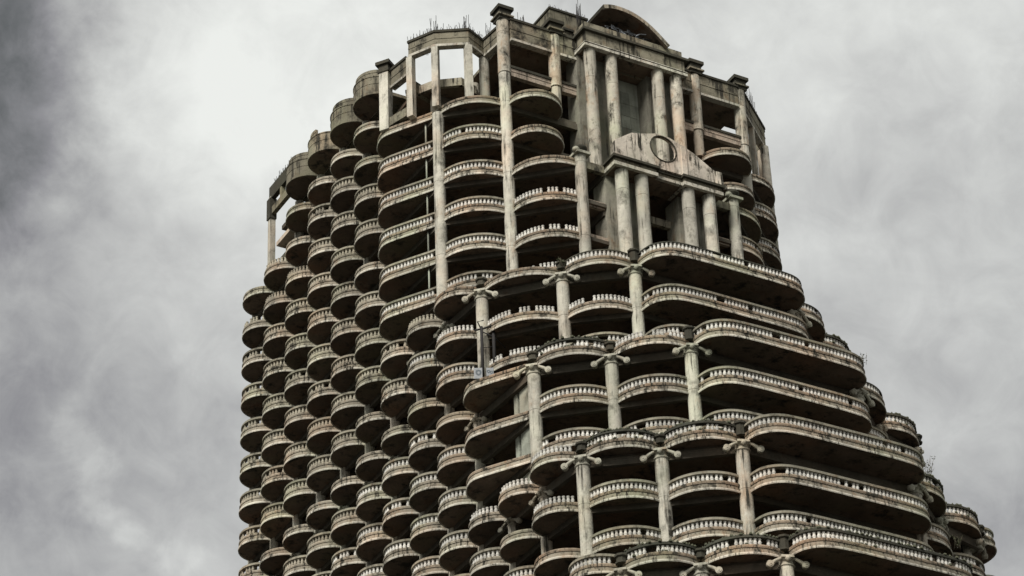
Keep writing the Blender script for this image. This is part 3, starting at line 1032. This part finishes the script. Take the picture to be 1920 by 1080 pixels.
bars([(9.8 + .3 * i, -9.4, 12.5) for i in range(12)], 0.45, 2, 0.1)
bars([(28.6 + .3 * i, -9.4 + .24 * i, 9.0) for i in range(8)], 1.8, 3, 0.2)
bars([(15.4 + .2 * i, -11.0, -3.6) for i in range(8)], 2.4, 2, 0.2)
bars([(18.8 + .2 * i, -12.0, 9.45) for i in range(8)], 0.5, 2, 0.1)
rnd = random.Random(3)
b = MB()   # torn sheet metal and bent bars under the arch
for i in range(9):
    x = 13.0 + i * .5 + rnd.uniform(-.2, .2)
    p = Vector((x, -12.3 + rnd.uniform(-.2, .4), 9.5 + rnd.uniform(0, .3)))
    b.tube([p, p + Vector((rnd.uniform(-.6, .6), rnd.uniform(-.3, .3), rnd.uniform(.2, .8))), p + Vector((rnd.uniform(.3, 1.2), rnd.uniform(-.2, .3), rnd.uniform(-.1, .5)))], 0.05, 5)
for i in range(5):
    x, z = 13.9 + i * .75, 9.55 + rnd.uniform(0, .4)
    st = len(b.v)
    b.v += [(x, -12.2, z), (x + .7, -12.0, z + .1), (x + .5, -11.8, z + .75), (x + .05, -12.1, z + .5), (x, -12.16, z), (x + .7, -11.96, z + .1), (x + .5, -11.76, z + .75), (x + .05, -12.06, z + .5)]
    for q in ((0, 1, 2, 3), (7, 6, 5, 4), (0, 4, 5, 1), (1, 5, 6, 2), (2, 6, 7, 3), (3, 7, 4, 0)):
        b.face([st + a for a in q])
o = put('scrap_metal', b.mesh('scrap_metal', M_SHEET)); o['label'] = 'tangle of torn grey sheet metal and bent bars lying under the arched canopy'; o['category'] = 'scrap metal'

def weed(x, y, z, h, n, label, seed, name='weed'):
    rnd = random.Random(seed)
    root = bpy.data.objects.new(name, None); S.collection.objects.link(root)
    root.location = (x, y, z); root['label'] = label; root['category'] = 'weed'
    b = MB(); lf = MB()
    for i in range(n):
        a = rnd.uniform(0, 6.28); ln_ = h * rnd.uniform(.5, 1.0); lean = rnd.uniform(.15, .6) * ln_
        p0 = Vector((rnd.uniform(-.25, .25), rnd.uniform(-.25, .25), 0))
        tip = p0 + Vector((math.cos(a) * lean, math.sin(a) * lean, ln_))
        mid = (p0 + tip) / 2 + Vector((0, 0, .12 * ln_))
        b.tube([p0, mid, tip], [0.018, 0.013, 0.006], 4)
        for q in range(5):
            t = rnd.uniform(.25, 1.0)
            c = p0.lerp(tip, t) + Vector((0, 0, .1 * ln_ * (1 - abs(2 * t - 1))))
            d = Vector((rnd.uniform(-1, 1), rnd.uniform(-1, 1), rnd.uniform(-.2, .8))).normalized() * rnd.uniform(.10, .2)
            s_ = d.cross(Vector((rnd.uniform(-1, 1), rnd.uniform(-1, 1), 1))).normalized() * .04
            k = len(lf.v); lf.v += [tuple(c), tuple(c + d * .5 + s_), tuple(c + d), tuple(c + d * .5 - s_)]; lf.face((k, k + 1, k + 2, k + 3))
    put('stem', b.mesh('stem', M_STEM), root)
    l_ = put('leaves', lf.mesh('leaves', M_LEAF), root); l_['kind'] = 'stuff'
    return root
def wp(k, x, dy, n, dz=0.7): return x, -CRY[k] + dy, -H * n + dz
weed(24.6, -31.5, -H * 12 + 1.9, 1.9, 14, 'wispy dry grass on the rounded terrace end at the right edge', 1)
weed(1.1, -19.4, -H * 10 + .7, 0.8, 18, 'leafy green weed at the foot of the pale partition wall', 2)
weed(0.9, -26.7, -H * 12 + 1.1, 1.0, 22, 'bushy green weed on the mossy corner balcony rail', 3)
weed(4.3, -18.1, -H * 6 + 1.1, 0.9, 12, 'tuft of weed by the broken rail beside the middle scrolled capital of the top terrace', 4)
weed(22.4, -28.6, -H * 9 + 1.9, 1.0, 12, 'small weed sprouting from the right end of the second terrace rail', 5)
weed(0.2, -6.0, 7.0, 0.9, 8, 'thin weed between the square pier and the lantern of posts', 6)
weed(0.3, 5.2, 9.4, 0.7, 7, 'tiny weed on the rim of the second solid drum parapet', 7)
weed(19.8, -39.4, -H * 15 + 2.0, 0.9, 10, 'wiry weed stems on the lowest balcony at the right edge', 8)

# ------------------------------------------------------------------ hanging access frame and the two painted boards
def px_at(x, y, d):
    return None
bx = BL(1) + Vector((-.55, -.75))
fr = bpy.data.objects.new('hanging_frame', None); S.collection.objects.link(fr)
fr.location = (bx.x, bx.y, -H * 8 - .2)
fr['label'] = 'dark steel hoist frame hanging in front of the pale corner column'; fr['category'] = 'hoist frame'
b = MB(); b.tube([(0, 0, -.6), (0, 0, 4.0)], 0.11, 6); put('rail_post', b.mesh('rail_post', M_STEEL), fr)
b = MB(); b.tube([(.85, -.25, 0.1), (.85, -.25, 4.0)], 0.12, 6); put('rail_post', b.mesh('rail_post', M_STEEL), fr)
b = MB()
b.tube([(-.5, .1, 3.6), (.2, 0, 3.9), (1.0, -.3, 4.3)], 0.07, 6); b.tube([(0, 0, 3.6), (.9, -.25, 3.2), (2.0, .1, 2.8)], 0.05, 5); b.tube([(0, 0, 2.2), (.85, -.25, 2.4)], 0.03, 5)
b.tube([(.0, 0, 3.7), (-.25, .1, 4.4), (.2, 0, 4.6)], 0.05, 5)
put('bracket', b.mesh('bracket', M_STEEL), fr)
def board(loc, w, h, ang, label, marks):
    r_ = bpy.data.objects.new('painted_board', None); S.collection.objects.link(r_)
    r_.location = loc; r_.rotation_euler = (R(4), 0, ang); r_['label'] = label; r_['category'] = 'board'
    b = MB(); b.box(-w / 2, w / 2, -.03, .03, 0, h); put('panel', b.mesh('panel', M_BANNER), r_)
    b = MB()
    for (cx, cz, ro, ri) in marks:
        st = len(b.v); sg = 18
        for rr_ in (ro, ri):
            for q in range(sg):
                a = 2 * math.pi * q / sg
                b.v.append((cx + rr_ * .9 * math.cos(a), -.035, cz + rr_ * math.sin(a) * (1 + .1 * math.sin(3 * a))))
        for q in range(sg):
            q2 = (q + 1) % sg
            b.face((st + q, st + q2, st + sg + q2, st + sg + q))
    put('mark', b.mesh('mark', M_PAINT), r_)
board((bx.x - .45, bx.y - .1, -H * 8 - .75), .60, 0.85, R(-30), 'white board with one dark ring mark at the foot of the hoist frame', [(0.03, .48, .24, .10)])
board((bx.x + .42, bx.y - .28, -H * 8 - .45), .52, .70, R(-28), 'pale board with two scrawled loops on the right of the hoist frame', [(-.10, .40, .14, .05), (.11, .34, .13, .05)])

# ------------------------------------------------------------------ ground
b = MB(); b.box(-3000, 3000, -3000, 3000, -137.0, -136.0)
g = put('ground', b.mesh('ground', M_GROUND)); g['kind'] = 'structure'
